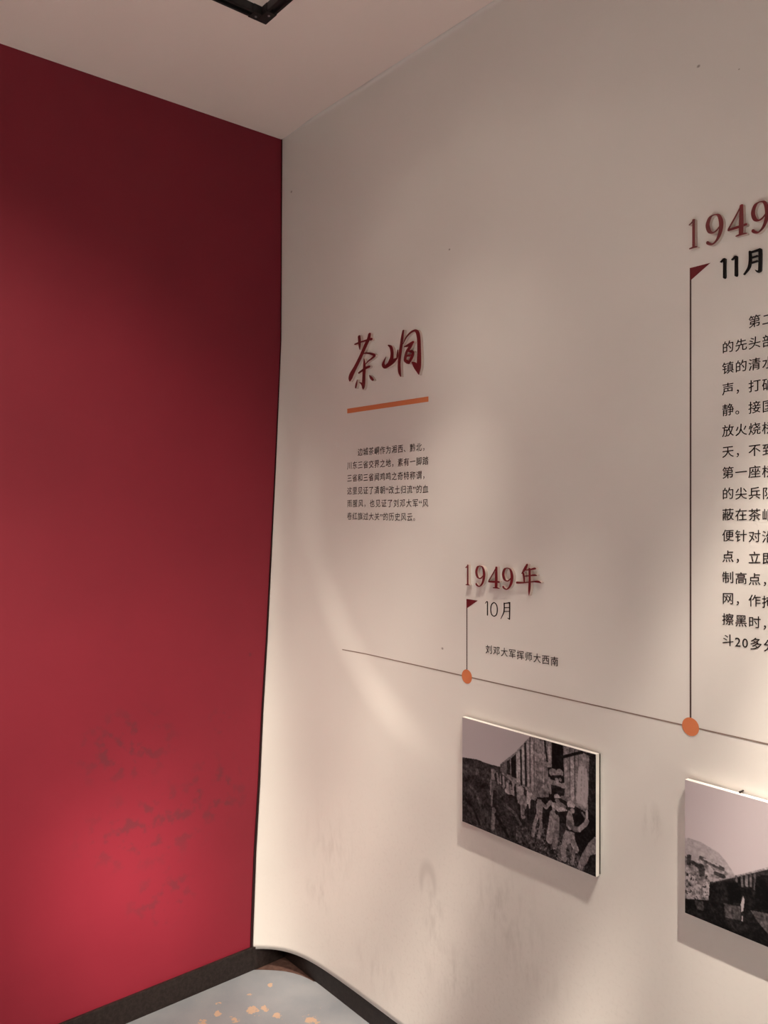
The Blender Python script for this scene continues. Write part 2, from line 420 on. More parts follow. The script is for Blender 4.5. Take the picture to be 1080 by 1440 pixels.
# ------------------------------------------------------------------ strokes, letters and lettering
def catmull(pts, n=7):
    P = [np.array(p, float) for p in pts]
    if len(P) < 3: 
        return [P[0] + (P[-1] - P[0]) * k / n for k in range(n + 1)]
    out = []
    closed = np.allclose(P[0][:2], P[-1][:2])
    Q = [P[-2] if closed else 2 * P[0] - P[1]] + P + [P[1] if closed else 2 * P[-1] - P[-2]]
    for i in range(1, len(Q) - 2):
        for k in range(n):
            t = k / n
            out.append(0.5 * (2 * Q[i] + (Q[i+1] - Q[i-1]) * t + (2*Q[i-1] - 5*Q[i] + 4*Q[i+1] - Q[i+2]) * t*t + (3*Q[i] - Q[i-1] - 3*Q[i+1] + Q[i+2]) * t**3))
    out.append(P[-1]); return out
def stroke_outline(pts, rounded=True):
    """pts: (x, z, width across, width up). Returns left and right rails."""
    C = catmull(pts)
    L, R = [], []
    m = len(C)
    for i, c in enumerate(C):
        a = C[max(0, i-1)]; b = C[min(m-1, i+1)]
        wx, wz = max(c[2], 2e-4), max(c[3], 2e-4)
        t = np.array([(b[0]-a[0]) / wx, (b[1]-a[1]) / wz]); t /= (np.linalg.norm(t) + 1e-9)   # a brush mark measured in its own width
        nrm = np.array([-t[1], t[0]])
        off = np.array([nrm[0] * wx / 2, nrm[1] * wz / 2])
        L.append(c[:2] + off); R.append(c[:2] - off)
    caps = []
    for idx, sgn in ((0, -1), (m-1, 1)):
        a = C[max(0, idx-1)]; b = C[min(m-1, idx+1)]; c = C[idx]
        wx, wz = max(c[2], 2e-4), max(c[3], 2e-4)
        t = np.array([(b[0]-a[0]) / wx, (b[1]-a[1]) / wz]); t /= (np.linalg.norm(t) + 1e-9)
        nrm = np.array([-t[1], t[0]])
        arc_ = []
        for k in range(1, 6):
            th = PI * k / 6
            q = nrm * math.cos(th) + sgn * t * math.sin(th)
            arc_.append(c[:2] + np.array([q[0] * wx / 2, q[1] * wz / 2]) * (0.9 if rounded else 0.4))
        caps.append(arc_)
    return L, R, caps
def add_stroke(bm, pts, y_face, y_back=None, mi_side=None):
    """One brush stroke as a ribbon at depth y_face; with y_back it is a solid."""
    L, R, caps = stroke_outline(pts)
    m = len(L)
    def V(p, y): return bm.verts.new((p[0], y, p[1]))
    def sheet(y):
        l = [V(p, y) for p in L]; r = [V(p, y) for p in R]; c0 = [V(p, y) for p in caps[0]]; c1 = [V(p, y) for p in caps[1]]
        return l, r, c0, c1
    def fill(s, flip):
        l, r, c0, c1 = s
        fs = [(l[i], r[i], r[i+1], l[i+1]) for i in range(m-1)]
        fs.append([l[0]] + c0 + [r[0]]); fs.append([l[-1]] + c1 + [r[-1]])
        for q in fs:
            f = bm.faces.new(q); f.normal_update()
            if (f.normal.y > 0) != flip: f.normal_flip()
            f.material_index = 0 if not flip else (mi_side or 0)
    a = sheet(y_face); fill(a, False)
    if y_back is not None:
        b = sheet(y_back)
        la = a[0] + a[3] + a[1][::-1] + a[2][::-1]; lb = b[0] + b[3] + b[1][::-1] + b[2][::-1]
        for i in range(len(la)):
            f = bm.faces.new((la[i], la[(i+1) % len(la)], lb[(i+1) % len(la)], lb[i]))
            f.material_index = mi_side or 0
def letter(name, strokes, depth, mats, label, group, cat='letter'):
    bm = bmesh.new()
    for k, s in enumerate(strokes):
        x0 = sum(p[0] for p in s) / len(s); z0 = sum(p[1] for p in s) / len(s)
        h = sheet_h(x0, z0)
        add_stroke(bm, s, -depth - h - 0.00006 * k, -h + 0.0006, 1)
    bmesh.ops.recalc_face_normals(bm, faces=bm.faces)
    return tag(obj(name, bm, mats), label, cat, group)
# serif numerals in a unit box: (u, v, width across, width up)
def numeral(ch):
    if ch == '1':
        return [[(0.60, 1.00, .26, .05), (0.60, 0.55, .27, .05), (0.60, 0.03, .27, .04)],
                [(0.08, 0.86, .05, .035), (0.34, 0.90, .10, .05), (0.58, 0.965, .18, .06)],
                [(0.12, 0.018, .05, .036), (0.6, 0.03, .3, .06), (1.0, 0.018, .05, .036)]]
    if ch == '4':
        return [[(0.70, 0.97, .07, .05), (0.38, 0.64, .07, .06), (0.05, 0.32, .07, .06)],
                [(0.04, 0.29, .08, .07), (0.5, 0.30, .08, .085), (0.98, 0.32, .06, .07)],
                [(0.72, 1.00, .15, .05), (0.71, 0.5, .20, .05), (0.70, 0.03, .20, .05)],
                [(0.44, 0.018, .05, .036), (0.70, 0.035, .2, .06), (0.98, 0.022, .05, .036)]]
    if ch == '9':
        return [[(0.47, 0.985, .12, .035), (0.24, 0.93, .18, .05), (0.10, 0.70, .20, .06), (0.22, 0.46, .20, .06), (0.45, 0.40, .14, .05), (0.66, 0.46, .10, .04), (0.84, 0.58, .06, .03)],
                [(0.47, 0.985, .12, .035), (0.74, 0.93, .16, .05), (0.89, 0.68, .22, .06), (0.86, 0.40, .20, .06), (0.68, 0.15, .16, .05), (0.42, 0.03, .10, .05), (0.20, 0.06, .13, .075), (0.09, 0.12, .15, .10)]]
def numeral_letter(d, label, group):
    ch, x0, x1, z0, z1 = d
    w, h = x1 - x0, z1 - z0
    s = [[(x0 + u * w, z0 + v_ * h, 1.18 * a * w, 1.12 * b * h) for u, v_, a, b in st] for st in numeral(ch)]
    return letter('numeral', s, 0.009, [M_letter, M_side], label, group, 'number')

_glyph = {}
def glyph(ch):
    """Outline of one character as triangles in a unit em (0..1, baseline at 0.12)."""
    if ch in _glyph: return _glyph[ch]
    c = bpy.data.curves.new('glyph', 'FONT'); c.body = ch; c.size = 1.0; c.resolution_u = 3; c.offset = GLYPH_OFFSET
    o = bpy.data.objects.new('glyph', c); COL.objects.link(o)
    dg = bpy.context.evaluated_depsgraph_get(); ev = o.evaluated_get(dg); me = ev.to_mesh()
    vs = [tuple(q.co[:2]) for q in me.vertices]; fs = [tuple(p.vertices) for p in me.polygons]
    ev.to_mesh_clear(); bpy.data.objects.remove(o); bpy.data.curves.remove(c)
    _glyph[ch] = (vs, fs); return _glyph[ch]
GLYPH_OFFSET = 0.0
def add_char(bm, ch, x, z, size, y=-0.0006, wide=1.0, rise=0.07):
    """ch with its em box's lower left corner at (x, z); horizontals climb to the right as brush script does."""
    vs, fs = glyph(ch)
    if not vs: return
    for k, (da, db) in enumerate(((-0.009, 0.004), (0.009, -0.004))):      # two passes of the nib
        V = []
        for (a, b) in vs:
            px = x + (a + da) * size * wide; pz = z + (b + db + rise * (a - 0.5)) * size
            V.append(bm.verts.new((px, y - sheet_h(px, pz) - 0.00004 * k, pz)))
        for f_ in fs:
            try:
                q = bm.faces.new([V[i] for i in f_]); q.normal_update()
                if q.normal.y > 0: q.normal_flip()
            except ValueError: pass
HALF = '“”'
def adv(ch):
    if ch in HALF: return 0.5
    if ch.isascii(): return 0.55
    return 1.0
def add_line(bm, text, x0, x1, z, size, justify=True):
    w = sum(adv(c) for c in text)
    pitch = (x1 - x0) / w
    x = x0
    for ch in text:
        a = adv(ch) * pitch
        if ch not in ' 　':
            if ch in '，、。': add_char(bm, ch, x + 0.04 * size, z, size * 0.95, rise=0)
            elif ch in HALF: add_char(bm, ch, x + 0.02 * size, z - 0.20 * size, size * 1.25, rise=0)
            else: add_char(bm, ch, x + (a - size * adv(ch)) / 2, z, size)
        x += a

# strokes: (x, z, width across, width up) in metres on the wall; art in panel fractions
CHA = [[(0.4099,1.9758,0.007,0.0043),(0.4271,1.9772,0.0089,0.0055),(0.4512,1.9787,0.0073,0.0045),(0.475,1.9791,0.0105,0.0066),(0.4875,1.9786,0.0124,0.0078)],[(0.4303,1.9957,0.0128,0.0079),(0.4319,1.983,0.0138,0.0085),(0.4327,1.9703,0.0118,0.0073),(0.4335,1.9573,0.0039,0.0024)],[(0.4789,1.9947,0.0134,0.0084),(0.4742,1.9812,0.0154,0.0096),(0.4631,1.9682,0.0164,0.0102),(0.4492,1.9505,0.0156,0.0097),(0.4331,1.9304,0.0168,0.0103),(0.4128,1.9081,0.018,0.011),(0.3951,1.8902,0.0222,0.0136),(0.3885,1.8784,0.0193,0.0117),(0.386,1.8711,0.0071,0.0043)],[(0.4424,1.9435,0.0039,0.0024),(0.4631,1.9422,0.0068,0.0042),(0.4828,1.9381,0.0086,0.0054),(0.5015,1.9301,0.0113,0.0071),(0.4906,1.9235,0.0095,0.006),(0.473,1.9174,0.0067,0.0042),(0.4584,1.909,0.0039,0.0024)],[(0.4532,1.9276,0.0029,0.0018),(0.4544,1.9175,0.0087,0.0054),(0.4552,1.9,0.0136,0.0085),(0.4532,1.8805,0.0146,0.0091),(0.452,1.8608,0.0156,0.0097),(0.4504,1.8461,0.0136,0.0085),(0.4492,1.8388,0.0029,0.0018)],[(0.4291,1.8892,0.0089,0.0055),(0.4432,1.8937,0.0098,0.0061),(0.4611,1.8988,0.0116,0.0072),(0.4781,1.9012,0.0105,0.0066)],[(0.4323,1.8611,0.0039,0.0024),(0.4412,1.8571,0.0078,0.0049),(0.4504,1.8486,0.0127,0.0079)],[(0.4218,1.8699,0.003,0.0018),(0.4173,1.8574,0.009,0.0055),(0.414,1.8477,0.007,0.0043)],[(0.4789,1.8758,0.0038,0.0024),(0.4867,1.8677,0.0114,0.0072),(0.4945,1.8607,0.0095,0.006)]]
DONG = [[(0.562,1.9499,0.0054,0.0035),(0.5731,1.9429,0.0117,0.0076),(0.5782,1.9291,0.0134,0.0087),(0.5775,1.9149,0.0152,0.0099),(0.5731,1.9036,0.0207,0.0134),(0.5665,1.8974,0.018,0.0116)],[(0.5523,1.9185,0.0027,0.0018),(0.5441,1.9076,0.0082,0.0053),(0.5403,1.8985,0.0129,0.0082),(0.5479,1.8908,0.0137,0.0088),(0.5665,1.8962,0.0198,0.0128),(0.5848,1.9027,0.0178,0.0116),(0.5976,1.9078,0.0071,0.0046)],[(0.6015,1.9308,0.0035,0.0023),(0.6015,1.9186,0.0088,0.0058),(0.5994,1.9083,0.0071,0.0046),(0.5921,1.9046,0.0089,0.0058)],[(0.6259,1.9801,0.0078,0.0051),(0.6216,1.9625,0.0113,0.0074),(0.6173,1.9398,0.0122,0.008),(0.612,1.9147,0.0122,0.008),(0.6087,1.8917,0.0123,0.008),(0.6102,1.8703,0.0123,0.008),(0.6152,1.8561,0.0044,0.0029)],[(0.6252,1.9437,0.0026,0.0017),(0.6386,1.9598,0.006,0.004),(0.6561,1.9697,0.0085,0.0056),(0.6733,1.9722,0.0092,0.0062),(0.6836,1.9652,0.0133,0.0089),(0.6887,1.9472,0.0141,0.0095),(0.6901,1.9195,0.0149,0.01),(0.6901,1.8921,0.0174,0.0117),(0.689,1.8694,0.0166,0.0112),(0.689,1.8529,0.0041,0.0028)],[(0.6602,1.8898,0.0025,0.0017),(0.672,1.8817,0.0168,0.0112),(0.6829,1.869,0.0191,0.0129),(0.6884,1.8535,0.0041,0.0028)],[(0.6308,1.9354,0.0052,0.0034),(0.6491,1.9372,0.0128,0.0085),(0.6658,1.9421,0.0109,0.0073)],[(0.6647,1.9413,0.0084,0.0056),(0.6526,1.9298,0.0136,0.009),(0.6403,1.92,0.0111,0.0074),(0.6351,1.9068,0.012,0.008),(0.6344,1.8975,0.0121,0.008),(0.6456,1.8909,0.0145,0.0096)],[(0.6491,1.9205,0.0077,0.0051),(0.663,1.9171,0.011,0.0073),(0.6658,1.9089,0.0109,0.0073),(0.6578,1.8978,0.0119,0.0079),(0.6491,1.8874,0.0077,0.0051)],[(0.6403,1.9088,0.0077,0.0051),(0.6595,1.9084,0.0068,0.0045)]]
NIAN = [[(1.0617,1.3651,0.0055,0.0043),(1.055,1.3544,0.008,0.0062),(1.0454,1.3431,0.0025,0.0019)],[(1.0563,1.352,0.0031,0.0024),(1.0686,1.3533,0.0037,0.0029),(1.0831,1.3569,0.006,0.0047),(1.0875,1.3567,0.003,0.0024)],[(1.0501,1.3373,0.0031,0.0024),(1.0686,1.3394,0.0037,0.0029),(1.0831,1.3417,0.0054,0.0043),(1.0899,1.3414,0.003,0.0024)],[(1.0503,1.3436,0.0062,0.0048),(1.0528,1.3332,0.0056,0.0043),(1.0533,1.3233,0.0037,0.0029)],[(1.0308,1.3209,0.0069,0.0053),(1.0538,1.3224,0.0037,0.0029),(1.0783,1.3264,0.0036,0.0028),(1.094,1.3274,0.0066,0.0052),(1.1023,1.3257,0.003,0.0023)],[(1.0691,1.3553,0.0067,0.0052),(1.0695,1.3344,0.0067,0.0052),(1.0691,1.3153,0.0073,0.0057),(1.0681,1.3038,0.0061,0.0048),(1.0671,1.2938,0.0012,0.001)]]
DIG_L = [('1',0.8611,0.8766,1.3026,1.3533),('9',0.8966,0.9295,1.3015,1.3541),('4',0.9393,0.9767,1.3019,1.3537),('9',0.9846,1.0192,1.3012,1.3542)]
TEN = [[(0.9216,1.2615,0.0016,0.0012),(0.9287,1.2664,0.0033,0.0024),(0.9293,1.2517,0.0038,0.0028),(0.9293,1.2332,0.0038,0.0028)],[(0.9509,1.2658,0.0035,0.0026),(0.9429,1.2601,0.0035,0.0026),(0.9402,1.2484,0.0035,0.0026),(0.9429,1.237,0.0035,0.0026),(0.9509,1.233,0.0035,0.0026),(0.959,1.2382,0.0035,0.0026),(0.9616,1.2499,0.0035,0.0026),(0.959,1.261,0.0035,0.0026),(0.9509,1.2658,0.0035,0.0026)],[(0.9836,1.2678,0.0037,0.0028),(0.9838,1.257,0.0037,0.0028),(0.9822,1.245,0.0037,0.0028),(0.9728,1.2289,0.0016,0.0012)],[(0.9836,1.267,0.0026,0.002),(0.9932,1.2687,0.0031,0.0024),(1.0015,1.2704,0.0046,0.0035)],[(1.001,1.2704,0.0041,0.0031),(1.001,1.2508,0.0041,0.0031),(1.0005,1.2307,0.0036,0.0027)],[(1.0005,1.2311,0.0041,0.0031),(0.9942,1.2332,0.0016,0.0012)],[(0.9849,1.2567,0.0026,0.002),(0.9989,1.2588,0.0026,0.002)],[(0.9843,1.2476,0.0026,0.002),(0.9989,1.2496,0.0026,0.002)]]
DIG_R = [('1',1.4638,1.4823,1.9974,2.0523),('9',1.4999,1.5338,1.9943,2.0513),('4',1.5424,1.5794,1.998,2.0536),('9',1.5872,1.6196,1.9941,2.0507)]
ONE_A = [[(1.5263,1.9598,0.0018,0.0017),(1.5328,1.9635,0.0043,0.0041)],[(1.5343,1.9632,0.0047,0.0045),(1.5339,1.9456,0.0047,0.0045),(1.5339,1.9292,0.005,0.0048)]]
ONE_B = [[(1.5481,1.9591,0.0018,0.0017),(1.5545,1.9627,0.0042,0.0041)],[(1.5564,1.9624,0.0046,0.0044),(1.5562,1.9457,0.0046,0.0044),(1.5562,1.9281,0.0049,0.0048)]]
YUE = [[(1.5822,1.9659,0.0038,0.0037),(1.5825,1.9498,0.0044,0.0044),(1.5798,1.937,0.0041,0.004),(1.5709,1.9265,0.0014,0.0014)],[(1.5815,1.9642,0.0027,0.0027),(1.5907,1.9647,0.003,0.003),(1.6011,1.9652,0.0047,0.0047)],[(1.6008,1.9648,0.0054,0.0053),(1.6011,1.9488,0.0054,0.0053),(1.6005,1.9273,0.0057,0.0057)],[(1.6001,1.9277,0.0047,0.0047),(1.5971,1.926,0.0037,0.0037),(1.5924,1.9299,0.001,0.001)],[(1.5844,1.9541,0.0024,0.0024),(1.5961,1.955,0.0024,0.0023)],[(1.5844,1.9447,0.0024,0.0024),(1.5961,1.9457,0.0024,0.0023)]]
FLAG1 = [(0.8577,1.2668),(0.897,1.266),(0.8577,1.2423)]
FLAG2 = [(1.4629,1.9634),(1.5048,1.964),(1.4634,1.9387)]
ART1 = [('f',0.66),('n',0.19,0.08,26.0,[(-0.014,0.544),(0.215,0.6),(0.355,0.609),(0.548,0.503),(0.817,0.348),(1.023,0.264),(1.023,-0.031),(-0.014,-0.033)]),('n',0.2,0.09,30.0,[(0.189,0.149),(0.318,0.292),(0.595,0.247),(0.963,0.234),(1.023,-0.031),(0.548,-0.011),(0.202,0.008)]),('n',0.24,0.24,60.0,[(0.441,0.162),(0.686,0.234),(0.922,0.175),(1.023,-0.005),(0.752,-0.017),(0.441,0.006)]),('n',0.2,0.06,30.0,[(-0.014,0.612),(0.123,0.639),(0.228,0.634),(0.33,0.643),(0.33,0.585),(0.202,0.565),(-0.014,0.551)]),('n',0.26,0.06,20.0,[(-0.007,0.549),(0.055,0.562),(0.136,0.555),(0.149,0.501),(0.041,0.459),(-0.007,0.455)]),('n',0.22,0.1,40.0,[(0.149,0.545),(0.355,0.638),(0.429,0.51),(0.28,0.305),(0.202,0.419)]),('n',0.4,0.1,46.0,[(0.318,0.667),(0.429,0.808),(0.548,0.996),(1.023,1.032),(1.023,0.52),(0.595,0.467),(0.453,0.52),(0.33,0.585)]),('p',0.3,[(0.318,0.66),(0.368,0.714),(0.374,0.588),(0.324,0.597)]),('p',0.16,[(0.37,0.712),(0.395,0.741),(0.399,0.598),(0.375,0.596)]),('p',0.12,[(0.402,0.748),(0.441,0.805),(0.444,0.587),(0.407,0.587)]),('l',0.55,0.012,[(0.449,0.806),(0.453,0.562)]),('l',0.5,0.014,[(0.463,0.827),(0.468,0.554)]),('l',0.14,0.011,[(0.479,0.853),(0.483,0.546)]),('l',0.55,0.016,[(0.494,0.88),(0.499,0.566)]),('l',0.13,0.013,[(0.512,0.921),(0.518,0.546)]),('l',0.5,0.016,[(0.531,0.941),(0.537,0.554)]),('l',0.3,0.008,[(0.545,0.981),(0.548,0.545)]),('l',0.52,0.016,[(0.562,0.966),(0.566,0.538)]),('l',0.38,0.008,[(0.578,0.985),(0.581,0.544)]),('n',0.42,0.05,40.0,[(0.586,0.994),(0.643,0.996),(0.641,0.541),(0.586,0.546)]),('l',0.5,0.006,[(0.586,0.988),(0.586,0.546)]),('l',0.52,0.008,[(0.647,0.988),(0.647,0.571)]),('l',0.12,0.012,[(0.654,0.994),(0.672,0.826)]),('l',0.52,0.018,[(0.688,0.981),(0.691,0.82)]),('p',0.46,[(0.663,0.809),(0.704,0.808),(0.704,0.784),(0.665,0.79)]),('p',0.1,[(0.706,1.001),(0.782,0.998),(0.795,0.605),(0.752,0.533),(0.686,0.505),(0.677,0.773),(0.706,0.784)]),('p',0.44,[(0.79,0.99),(1.023,1.019),(1.023,0.52),(0.795,0.552)]),('l',0.3,0.005,[(0.828,0.989),(0.83,0.579)]),('l',0.52,0.02,[(0.843,0.929),(0.849,0.574)]),('l',0.28,0.006,[(0.861,0.988),(0.865,0.581)]),('l',0.34,0.006,[(0.886,0.983),(0.889,0.591)]),('l',0.5,0.01,[(0.801,0.9),(0.806,0.609)]),('l',0.12,0.016,[(0.782,0.9),(0.859,0.954),(0.911,0.986)]),('p',0.14,[(0.901,0.989),(0.998,1.0),(0.998,0.959),(0.963,0.972)]),('p',0.16,[(0.958,0.97),(1.0,0.972),(1.0,0.381),(0.947,0.434)]),('l',0.4,0.012,[(0.942,0.964),(0.94,0.561)]),('p',0.62,[(0.887,0.853),(0.911,0.875),(0.942,0.861),(0.951,0.721),(0.942,0.549),(0.93,0.537),(0.911,0.555),(0.872,0.551),(0.878,0.692)]),('l',0.5,0.005,[(0.909,0.861),(0.903,0.571)]),('l',0.54,0.005,[(0.928,0.862),(0.924,0.554)]),('e',0.42,0.717,0.74,0.033,0.038),('e',0.46,0.761,0.76,0.024,0.032),('p',0.14,[(0.702,0.715),(0.774,0.743),(0.774,0.69),(0.702,0.661)]),('e',0.44,0.741,0.683,0.013,0.025),('e',0.5,0.765,0.702,0.009,0.016),('l',0.44,0.028,[(0.697,0.656),(0.741,0.657),(0.774,0.65),(0.806,0.673)]),('p',0.16,[(0.702,0.634),(0.752,0.641),(0.795,0.632),(0.79,0.576),(0.708,0.542)]),('l',0.42,0.018,[(0.686,0.682),(0.695,0.563)]),('p',0.12,[(0.595,0.481),(0.752,0.547),(1.003,0.485),(1.003,0.023),(0.942,0.042),(0.859,0.183),(0.817,0.348),(0.686,0.315)]),('p',0.12,[(0.453,0.464),(0.595,0.467),(0.686,0.302),(0.641,0.268),(0.548,0.281),(0.465,0.3)]),('p',0.2,[(0.355,0.538),(0.548,0.531),(0.595,0.412),(0.572,0.264),(0.489,0.24),(0.368,0.342)]),('l',0.48,0.022,[(0.374,0.517),(0.38,0.433)]),('l',0.16,0.018,[(0.402,0.528),(0.402,0.386)]),('l',0.46,0.02,[(0.419,0.535),(0.424,0.437)]),('l',0.5,0.03,[(0.37,0.444),(0.429,0.447)]),('l',0.42,0.02,[(0.453,0.52),(0.459,0.41)]),('e',0.42,0.38,0.533,0.011,0.015),('e',0.4,0.419,0.549,0.011,0.014),('l',0.45,0.05,[(0.483,0.476),(0.48,0.39),(0.489,0.282)]),('e',0.48,0.48,0.51,0.021,0.022),('l',0.16,0.02,[(0.511,0.487),(0.513,0.293)]),('l',0.55,0.04,[(0.543,0.494),(0.539,0.388)]),('e',0.4,0.545,0.518,0.014,0.017),('l',0.45,0.02,[(0.562,0.467),(0.581,0.461)]),('l',0.16,0.03,[(0.566,0.427),(0.56,0.258)]),('l',0.14,0.02,[(0.465,0.356),(0.471,0.232)]),('e',0.4,0.264,0.582,0.02,0.02),('l',0.42,0.035,[(0.26,0.551),(0.257,0.47)]),('l',0.16,0.02,[(0.28,0.551),(0.286,0.51)]),('l',0.3,0.04,[(0.264,0.473),(0.267,0.387)]),('l',0.14,0.03,[(0.275,0.39),(0.272,0.258)]),('l',0.4,0.012,[(0.244,0.494),(0.239,0.36)]),('l',0.36,0.014,[(0.251,0.366),(0.248,0.262)]),('l',0.16,0.016,[(0.308,0.606),(0.315,0.493)]),('l',0.4,0.016,[(0.295,0.572),(0.303,0.488)]),('l',0.42,0.014,[(0.337,0.545),(0.343,0.461)]),('l',0.2,0.02,[(0.222,0.602),(0.235,0.563)]),('l',0.36,0.03,[(0.267,0.227),(0.257,0.048)]),('l',0.44,0.012,[(0.318,0.559),(0.32,0.495)]),('l',0.14,0.01,[(0.33,0.557),(0.333,0.486)]),('l',0.46,0.014,[(0.345,0.548),(0.35,0.478)]),('e',0.42,0.345,0.56,0.009,0.01),('e',0.4,0.318,0.572,0.007,0.01),('l',0.14,0.018,[(0.435,0.499),(0.441,0.388)]),('l',0.4,0.018,[(0.399,0.498),(0.395,0.439)]),('e',0.46,0.453,0.541,0.011,0.014),('e',0.42,0.521,0.527,0.012,0.015),('l',0.4,0.03,[(0.504,0.442),(0.506,0.36)]),('l',0.34,0.02,[(0.499,0.356),(0.494,0.284)]),('l',0.14,0.014,[(0.531,0.384),(0.534,0.274)]),('l',0.3,0.02,[(0.355,0.309),(0.429,0.27),(0.477,0.193)]),('l',0.13,0.02,[(0.28,0.189),(0.33,0.125),(0.38,0.034)]),('l',0.28,0.016,[(0.069,0.365),(0.123,0.327),(0.149,0.22)]),('l',0.12,0.02,[(0.028,0.227),(0.096,0.167),(0.149,0.042)]),('e',0.4,0.632,0.517,0.02,0.024),('p',0.46,[(0.601,0.469),(0.629,0.475),(0.643,0.433),(0.635,0.32),(0.595,0.302),(0.593,0.397)]),('l',0.46,0.022,[(0.629,0.447),(0.663,0.421),(0.697,0.483)]),('l',0.44,0.024,[(0.601,0.318),(0.578,0.225),(0.569,0.138)]),('l',0.42,0.022,[(0.624,0.328),(0.629,0.249),(0.612,0.145)]),('e',0.55,0.743,0.543,0.022,0.027),('l',0.16,0.014,[(0.725,0.516),(0.763,0.533)]),('e',0.46,0.745,0.512,0.016,0.019),('p',0.46,[(0.702,0.485),(0.741,0.495),(0.768,0.487),(0.763,0.451),(0.73,0.437),(0.721,0.359),(0.702,0.35),(0.708,0.434)]),('l',0.52,0.026,[(0.713,0.463),(0.752,0.442),(0.801,0.471)]),('l',0.4,0.02,[(0.763,0.498),(0.801,0.481)]),('l',0.46,0.045,[(0.713,0.382),(0.702,0.269),(0.686,0.153)]),('l',0.4,0.035,[(0.741,0.367),(0.741,0.26),(0.725,0.117)]),('e',0.55,0.836,0.516,0.026,0.034),('l',0.14,0.018,[(0.811,0.476),(0.859,0.489)]),('e',0.44,0.847,0.474,0.015,0.021),('p',0.46,[(0.822,0.47),(0.843,0.453),(0.859,0.368),(0.849,0.323),(0.828,0.3),(0.804,0.329),(0.806,0.41)]),('l',0.36,0.03,[(0.822,0.358),(0.859,0.328),(0.891,0.336)]),('l',0.48,0.026,[(0.891,0.336),(0.932,0.401),(0.944,0.433)]),('p',0.44,[(0.801,0.288),(0.859,0.295),(0.865,0.226),(0.817,0.176),(0.795,0.125),(0.776,0.169),(0.785,0.24)]),('l',0.44,0.036,[(0.795,0.179),(0.785,0.107),(0.79,0.043)]),('l',0.46,0.04,[(0.849,0.218),(0.87,0.162)]),('l',0.4,0.022,[(0.859,0.144),(0.843,0.03)]),('e',0.6,0.942,0.484,0.009,0.039),('l',0.36,0.012,[(0.911,0.483),(0.932,0.453)]),('p',0.42,[(0.993,0.326),(1.003,0.318),(1.003,0.177),(0.932,0.063),(0.906,0.004),(0.875,0.007),(0.911,0.144),(0.953,0.255)]),('p',0.15,[(0.963,0.157),(1.003,0.19),(1.003,-0.003),(0.922,0.006)]),('s',0.45,0.0,140.0,[(0.595,0.247),(0.686,0.234),(0.817,0.123),(0.963,0.053),(0.901,-0.005),(0.752,-0.003),(0.595,0.054)])]
ART2 = [('f',0.76),('p',0.6,[(-0.002,0.558),(0.017,0.57),(0.081,0.572),(0.169,0.538),(0.204,0.498),(0.247,0.422),(0.238,0.325),(-0.002,0.191)]),('n',0.5,0.3,46.0,[(-0.002,0.431),(0.044,0.408),(0.085,0.462),(0.187,0.438),(0.221,0.405),(0.121,0.299),(0.121,0.155),(-0.002,0.084)]),('p',0.25,[(0.012,0.445),(0.033,0.449),(0.031,0.368),(0.007,0.363)]),('l',0.28,0.02,[(0.083,0.455),(0.121,0.442),(0.191,0.43)]),('l',0.66,0.008,[(0.099,0.456),(0.169,0.441)]),('l',0.24,0.02,[(0.04,0.399),(0.094,0.375)]),('l',0.25,0.03,[(0.085,0.39),(0.088,0.346)]),('l',0.24,0.02,[(0.156,0.379),(0.195,0.378)]),('s',0.18,0.0,90.0,[(0.003,0.3),(0.117,0.348),(0.121,0.155),(0.003,0.114)]),('s',0.62,0.0,70.0,[(0.003,0.287),(0.117,0.309),(0.121,0.155),(0.003,0.114)]),('n',0.13,0.04,20.0,[(-0.002,0.104),(0.121,0.162),(0.126,0.301),(0.28,0.424),(0.664,0.777),(0.664,-0.018),(-0.002,-0.002)]),('n',0.24,0.08,30.0,[(0.049,0.12),(0.094,0.14),(0.099,0.071),(0.063,0.062)]),('p',0.2,[(0.126,0.301),(0.289,0.441),(0.402,0.545),(0.664,0.777),(0.664,0.719),(0.402,0.496),(0.289,0.422),(0.126,0.285)]),('p',0.52,[(0.143,0.317),(0.289,0.449),(0.402,0.554),(0.664,0.794),(0.664,0.777),(0.402,0.539),(0.289,0.436),(0.143,0.308)]),('l',0.36,0.01,[(0.255,0.413),(0.259,0.375)]),('l',0.36,0.01,[(0.28,0.43),(0.284,0.356)]),('l',0.4,0.014,[(0.303,0.446),(0.305,0.375)]),('l',0.34,0.01,[(0.323,0.459),(0.324,0.379)]),('l',0.3,0.012,[(0.342,0.47),(0.342,0.37)]),('e',0.09,0.247,0.304,0.031,0.057),('p',0.09,[(0.215,0.286),(0.278,0.322),(0.278,0.234),(0.215,0.197)]),('e',0.1,0.402,0.379,0.059,0.117),('p',0.1,[(0.342,0.345),(0.461,0.413),(0.461,0.297),(0.342,0.227)]),('n',0.27,0.1,50.0,[(0.195,0.186),(0.276,0.207),(0.276,0.106),(0.204,0.088)]),('n',0.3,0.1,40.0,[(0.322,0.209),(0.402,0.232),(0.518,0.241),(0.518,0.151),(0.402,0.091),(0.346,0.161)]),('p',0.66,[(0.288,0.29),(0.296,0.269),(0.289,0.184),(0.28,0.172),(0.277,0.227)]),('l',0.55,0.006,[(0.285,0.143),(0.283,0.11)]),('l',0.7,0.01,[(0.113,0.288),(0.121,0.26)])]
# pictures: left, right, bottom, top
P1 = (0.8585,1.2569,0.7108,0.9723)
P2 = (1.4609,1.8593,0.7139,0.9718)
LP = 0.0251


